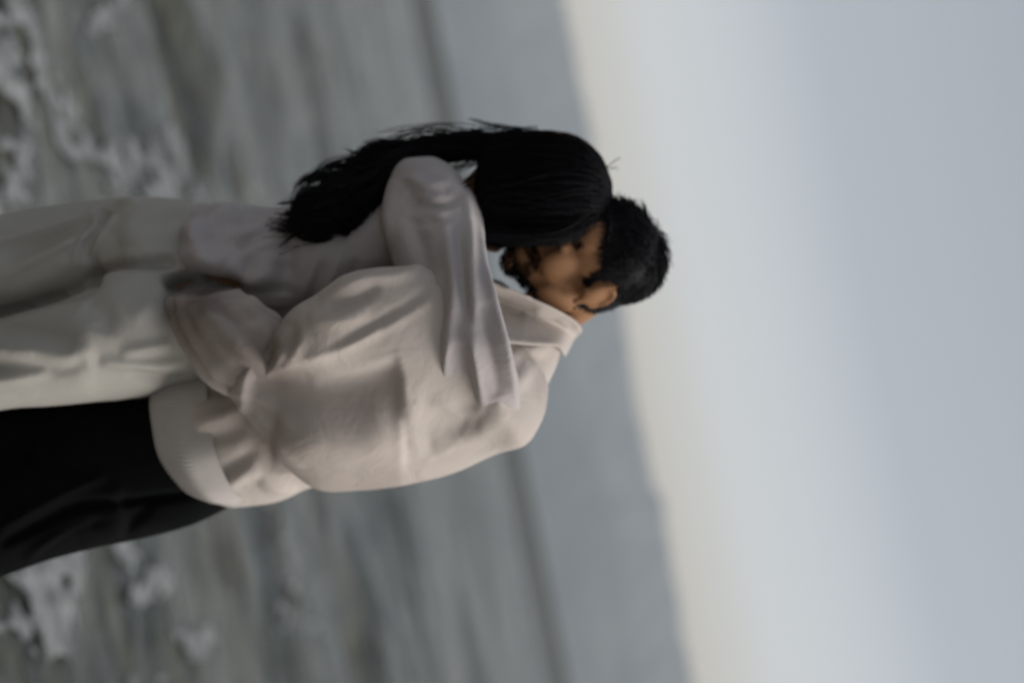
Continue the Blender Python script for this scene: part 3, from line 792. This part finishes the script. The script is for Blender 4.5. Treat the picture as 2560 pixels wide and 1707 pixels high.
def cuff():
    # wide open sleeve end against the partner's waist; the mouth faces left, the hand is inside
    mb = MB()
    p = loft_pts([(735, 850, 610, 1000, 3.392, .07), (695, 790, 530, 955, 3.392, .085), (655, 765, 475, 880, 3.394, .074, 0, 6), (628, 742, 442, 815, 3.398, .062, 0, 14), (606, 738, 428, 765, 3.415, .050, 0, 10), (596, 728, 430, 742, 3.44, .042, 0, 8),
                  (592, 732, 436, 746, 3.44, .038, 0, 8), (600, 800, 460, 830, 3.405, .045, 0, 12), (640, 880, 520, 930, 3.395, .04, 0, 6), (650, 900, 560, 950, 3.395, .01)], 80, 90)
    t = np.linspace(0, 2 * math.pi, 90, endpoint=False)
    c = p.mean(1, keepdims=True); nr = p - c; nr /= np.linalg.norm(nr, axis=2, keepdims=True)
    amp = np.interp(np.arange(80), [0, 22, 44, 54, 79], [.004, .009, .006, .003, .003])
    g = np.sin(5 * t + .7) * .6 + np.sin(8 * t + 2) * .5 + .4 * np.sin(13 * t)
    p = p + nr * (amp[:, None] * g[None, :])[:, :, None]
    q = p.reshape(-1, 3); q = q + .0035 * np.stack([fbm(q * 22, 101 + k, 2) for k in (0, 5, 9)], 1)
    mb.add(q, grid_faces(80, 90)); 
    o = make_obj('cuff', mb.verts(), mb.f, M_shirt, sh_o); sheer(o.data); return o
cuff()

def collar():
    # standing collar, seen from the side: a folded band from the nape round under the jaw
    mb = MB()
    top = [(1452, 828, 3.62), (1440, 804, 3.53), (1372, 764, 3.455), (1270, 722, 3.425), (1195, 690, 3.42), (1160, 655, 3.45)]
    mid = [(1436, 842, 3.65), (1412, 824, 3.59), (1342, 790, 3.53), (1252, 756, 3.50), (1178, 720, 3.485), (1135, 675, 3.50)]
    bot = [(1410, 890, 3.61), (1388, 866, 3.49), (1310, 862, 3.405), (1220, 846, 3.36), (1135, 800, 3.35), (1090, 710, 3.41)]
    inn = [(1418, 832, 3.63), (1405, 812, 3.55), (1330, 787, 3.49), (1240, 750, 3.465), (1165, 710, 3.455), (1135, 668, 3.475)]
    K = [catmull([P(*q) for q in row], 60) for row in (inn, top, mid, bot)]
    prof = np.stack([catmull(np.stack([k[i] for k in K]), 28) for i in range(60)])      # 60 x 28
    co = prof.reshape(-1, 3)
    f = grid_faces(60, 28, False)
    me = bpy.data.meshes.new('collar'); me.from_pydata([tuple(x) for x in co], [], f); me.update()
    folds(me, [([(1180, 760), (1260, 760), (1340, 790)], 26, -.012), ([(1300, 840), (1370, 850), (1410, 840)], 16, .010), ([(1220, 800), (1290, 815), (1400, 805)], 9, -.010)])
    o = finish(me, 'collar', M_shirt, sh_o)
    s = o.modifiers.new('t', 'SOLIDIFY'); s.thickness = .003
    return o
collar()

def hem_band():
    # knitted ribbing at the bottom edge of the shirt; each rib is a ridge
    rings = [(560, 893, 655, 1266, 3.63, .146, -80, 14), (500, 900, 606, 1277, 3.632, .146, -96, 18), (470, 905, 560, 1262, 3.636, .14, -100, 18), (446, 915, 525, 1240, 3.64, .132, -98, 16), (438, 920, 512, 1228, 3.642, .12, -92, 14), (470, 925, 540, 1225, 3.645, .112, -80, 14)]
    n = 1400; m = 40
    p = loft_pts(rings, m, n)
    c = p.mean(1, keepdims=True)
    t = np.arange(n) / n
    amp = np.clip((np.arange(m) - 6) / 5, 0, 1)[:, None]
    rib = .0014 * np.sign(np.sin(2 * math.pi * 112 * t)) * np.abs(np.sin(2 * math.pi * 112 * t)) ** .7
    nrm = p - c; nrm /= np.linalg.norm(nrm, axis=2, keepdims=True)
    p = p + nrm * (rib[None, :] * amp)[:, :, None]
    big = .013 * fbm((p.reshape(-1, 3)) * np.array([9, 9, 4]), 71, 2)
    p = p + nrm * big.reshape(m, n)[:, :, None]
    return make_obj('hem_ribbing', p.reshape(-1, 3), grid_faces(m, n), M_rib, sh_o)
hem_band()

def trousers():
    mb = MB()
    loft(mb, [(620, 930, 640, 1225, 3.655, .10), (540, 925, 560, 1275, 3.655, .125, -20, 0), (440, 940, 450, 1318, 3.66, .14), (310, 955, 310, 1350, 3.665, .145), (200, 965, 200, 1368, 3.67, .14), (90, 1000, 90, 1390, 3.675, .12)], 50, 60)
    loft(mb, [(300, 1130, 300, 1345, 3.64, .12), (130, 1130, 130, 1392, 3.64, .12), (0, 1160, 0, 1438, 3.64, .115), (-150, 1200, -150, 1478, 3.65, .11), (-450, 1290, -450, 1540, 3.67, .10), (-815, 1400, -805, 1640, 3.69, .10)], 60, 44)
    loft(mb, [(300, 960, 300, 1180, 3.69, .12), (130, 975, 130, 1200, 3.70, .12), (0, 990, 0, 1220, 3.70, .115), (-450, 1050, -450, 1290, 3.70, .10), (-800, 1100, -795, 1340, 3.70, .10)], 60, 44)
    me = remesh(mb, .007, 5)
    wrinkle(me, 5, .006, (1, 1, .4), 81)
    folds(me, [([(0, 1360), (100, 1310), (200, 1265), (330, 1255), (450, 1240), (560, 1225)], 12, -.020, .2), ([(0, 1320), (90, 1270), (180, 1225), (260, 1190)], 12, .016, .3), ([(60, 1400), (130, 1350), (230, 1310)], 14, .012),
               ([(310, 1340), (330, 1300), (380, 1260)], 14, -.010), ([(200, 1350), (300, 1320), (420, 1300), (520, 1280)], 26, .012), ([(90, 1385), (180, 1330), (260, 1300)], 9, -.008)])
    return finish(me, 'trousers', M_trouser, Mn, 1)
trousers()
for px_, a in ((1250, R(-165)), (1560, R(-30))):
    g = P(-900, px_, 3.68); shoe(Mn, (g[0], g[1], 0), a, .28, .05)

def short_hair():
    co, no = mesh_arrays(mbody.data)
    lc = m_inv(co); ln_ = no @ mB.T
    x, y, z = lc[:, 0], np.abs(lc[:, 1]), lc[:, 2]
    near = (np.linalg.norm(lc - np.array([-.01, 0, .02]), axis=1) < .16)
    line = np.where(x > .02, .022 + 1.0 * (x - .02) - .0 * y, np.where(x > -.018, .018, -.055 - .35 * (x + .02)))
    side = (x > -.018) & (x < .022) & (y > .055) & (z > -.012)                 # sideburn
    earz = ((y > .0745) & (z < .034) & (z > -.05) & (x > -.036) & (x < .022))
    mask = near & (((z > line) & ~earz) | (side & ~earz)) & (z > -.075)
    idx = np.where(mask)[0]
    mb = MB()
    # under-cap: the scalp faces pushed out along their normals
    me = mbody.data
    sel = set(idx.tolist()); remap = {}; vv = []; ff = []
    lift = .003 + .006 * np.clip((z - .01) / .08, 0, 1) + .004 * np.clip(fbm(lc * 30, 90, 2), -1, 1) * np.clip((z) / .05, 0, 1)
    for p in me.polygons:
        vs = list(p.vertices)
        if all(v in sel for v in vs):
            q = []
            for v in vs:
                if v not in remap:
                    remap[v] = len(vv); vv.append(co[v] + no[v] * lift[v])
                q.append(remap[v])
            ff.append(tuple(q))
    mb.add(np.array(vv), ff)
    pick = rng.choice(idx, 5200)
    lines = []
    for i in pick:
        p0 = co[i] - no[i] * .002; nl = ln_[i]
        top = np.clip((z[i] - .01) / .09, 0, 1)
        L = .010 + .032 * top * rng.uniform(.5, 1.15)
        comb = np.array([.35, .25 * rng.normal(), -.2]) if x[i] > -.02 else np.array([-.25, .2 * rng.normal(), -.55])
        comb = comb + rng.normal(0, .22, 3)
        comb = comb * 2.2 - nl * (nl @ comb) * 2.0; d0 = .75 * nl + .6 * comb; d1 = .05 * nl + 1.0 * comb
        d0 = (d0 / np.linalg.norm(d0)) @ mB; d1 = (d1 / np.linalg.norm(d1)) @ mB
        t = np.linspace(0, 1, 6)[:, None]
        lines.append(p0 + L * (t * d0 * (1 - .5 * t) + .5 * t ** 2 * d1))
    strands(mb, lines, .0011, .0004)
    return make_obj('hair', mb.verts(), mb.f, M_hair, Mn)
short_hair()

def beard():
    co, no = mesh_arrays(mbody.data)
    lc = m_inv(co); ln_ = no @ mB.T
    x, y, z = lc[:, 0], np.abs(lc[:, 1]), lc[:, 2]
    front = (x > .0) & (np.linalg.norm(lc, axis=1) < .17)
    mus = front & (x > .07) & (z < -.046) & (z > -.066) & (y < .036)
    chin = front & (x > .035) & (z < -.086) & (z > -.135)
    cor = front & (x > .06) & (z < -.055) & (z > -.10) & (y > .024) & (y < .040)
    lines = []
    for msk, cnt, L in ((mus, 1500, .007), (chin, 2200, .009), (cor, 900, .006)):
        idx = np.where(msk)[0]
        if len(idx) == 0: continue
        for i in rng.choice(idx, cnt):
            d = .7 * ln_[i] + np.array([.1, .4 * np.sign(lc[i, 1]), -.8]) + rng.normal(0, .2, 3); d = (d / np.linalg.norm(d)) @ mB
            t = np.linspace(0, 1, 4)[:, None]
            lines.append(co[i] - no[i] * .001 + t * L * rng.uniform(.5, 1.1) * d)
    # eyebrows and lashes
    for msk, cnt, L in ((front & (x > .07) & (z > .014) & (z < .030) & (y > .012) & (y < .052), 500, .010), (front & (x > .07) & (z > -.012) & (z < -.007) & (y > .016) & (y < .046), 200, .006)):
        idx = np.where(msk)[0]
        for i in rng.choice(idx, cnt) if len(idx) else ():
            d = .4 * ln_[i] + np.array([0, .9 * np.sign(lc[i, 1]), -.1]) + rng.normal(0, .15, 3); d = (d / np.linalg.norm(d)) @ mB
            t = np.linspace(0, 1, 4)[:, None]; lines.append(co[i] + t * L * d)
    mb = MB(); strands(mb, lines, .0006, .0003)
    return make_obj('beard', mb.verts(), mb.f, M_hair, Mn)
beard()
